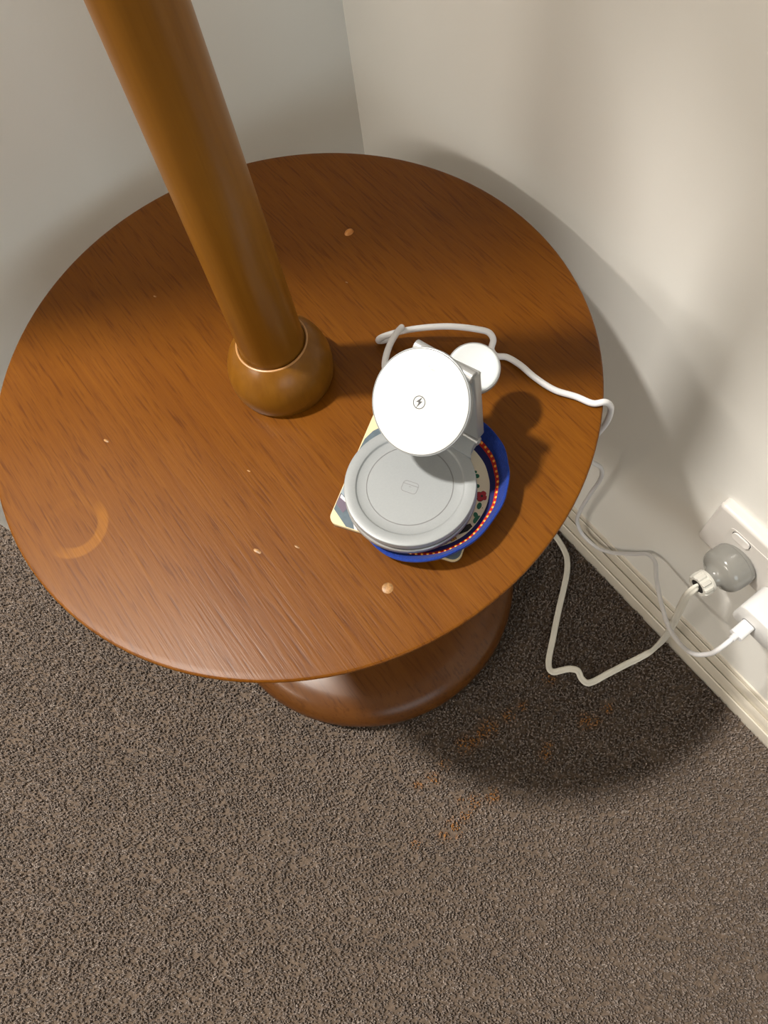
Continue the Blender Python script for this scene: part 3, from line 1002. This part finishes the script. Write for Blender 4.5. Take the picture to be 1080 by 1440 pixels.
from_bm('pin', bm, m_brass, pl, False)
# ribbed cable nut
bm = bmesh.new()
seg = 60
rings = []
for z, r0, rib in ((.0335, .0086, 0), (.0335, .0112, 0), (.0355, .0114, 0), (.0362, .0104, .0004), (.0370, .0104, .0012), (.0440, .0100, .0012), (.0450, .0096, .0008), (.0450, .0072, 0), (.0440, .0070, 0)):
    rings.append([bm.verts.new(QM2 @ Vector(((r0 + rib * (1 if math.cos(10 * 2 * math.pi * k / seg) > 0.1 else -.3)) * math.cos(2 * math.pi * k / seg),
                                             (r0 + rib * (1 if math.cos(10 * 2 * math.pi * k / seg) > 0.1 else -.3)) * math.sin(2 * math.pi * k / seg), z))) for k in range(seg)])
for a, b in zip(rings[:-1], rings[1:]):
    for k in range(seg):
        bm.faces.new((a[k], a[(k + 1) % seg], b[(k + 1) % seg], b[k]))
nut = from_bm('cable_nut', bm, m_nut, pc, True, 30)
bm = bmesh.new()
lathe(bm, [(0, .0444), (.0071, .0444), (.0071, .0436), (0, .0436)], QM2, 24)
from_bm('nut_opening', bm, m_slot, nut, False)
F = 0.0095
P = [(0.3010, 0.0348, 0.2745), (0.2960, 0.0355, 0.2740), (0.2920, 0.0358, 0.2690), (0.2910, 0.0357, 0.2580), (0.2960, 0.0338, 0.2200), (0.3030, 0.0300, 0.1630), (0.3105, 0.0266, 0.1010), (0.3125, 0.0253, 0.0440), (0.3060, 0.0265, 0.0190), (0.2900, 0.0302, 0.0115),
     (0.279, 0.033, F), (0.252, 0.0385, F), (0.232, 0.0425, F), (0.2265, 0.0455, F + .001), (0.2245, 0.0530, F + .004), (0.2262, 0.0625, F + .008), (0.2215, 0.0695, F + .007), (0.2120, 0.0755, F + .003), (0.2045, 0.0800, F), (0.2030, 0.0850, F), (0.2080, 0.0925, F), (0.2330, 0.1120, F), (0.261, 0.133, F), (0.285, 0.1500, F), (0.3060, 0.1660, F),
     (0.3180, 0.1800, F), (0.3240, 0.1960, F), (0.3270, 0.2160, F), (0.3275, 0.2600, F), (0.3200, 0.3200, F), (0.2950, 0.3300, F)]
path = catmull(P, 8)
npth = len(path)


def cord_up(i):
    # the flat side faces the room where the cord hangs, turns on edge where it lies on the carpet
    p = path[i]
    a = Vector((-0.75, -0.55, 0.25))
    b = Vector((0.1, -0.35, 1.0))
    u = min(max((p.z - 0.012) / 0.06, 0), 1)
    return a * u + b * (1 - u)


sec = []
for k in range(20):
    t = 2 * math.pi * k / 20
    x = 0.0040 * math.cos(t)
    y = 0.0017 * math.sin(t)
    y *= (0.50 + 0.50 * min(1.0, abs(x) / 0.0020))      # figure-of-eight groove between the two cores
    if abs(x) > 0.0018:
        pass
    sec.append((x, y))
bm = bmesh.new()
sweep(bm, path, sec, cord_up)
from_bm('cord', bm, m_cord, pc, True, 60)

ua = tag(empty('wall_adapter', (0.3418, -0.018, 0.2445)), 'white USB wall charger plugged in below and right of grey plug', 'charger')
bm = bmesh.new()
AMt = frame((0.3415, -0.0225, 0.2640), (-1, 0, 0), (0, -1, 0))
rings = []
for s, z in ((0.0006, 0.0), (0.0, .0008), (0.0, .0275), (0.0006, .0290), (0.0016, .0296)):
    rings.append([bm.verts.new(AMt @ Vector((x, y, z))) for x, y in rrect(.0450 - 2 * s, .0350 - 2 * s, .009 - s, 8)])
for a, b in zip(rings[:-1], rings[1:]):
    for k in range(len(a)):
        bm.faces.new((a[k], a[(k + 1) % len(a)], b[(k + 1) % len(a)], b[k]))
bm.faces.new(rings[-1])
bm.faces.new(rings[0][::-1])
abody = from_bm('body', bm, m_white_pl, ua, True, 40)
bm = bmesh.new()
prism(bm, rrect(.0135, .0080, .0034, 5, -.0062, -.0028), .0296, .0298, AMt)
from_bm('port', bm, mat('port_grey', srgb(120, 122, 126), 0.5), ua, False)
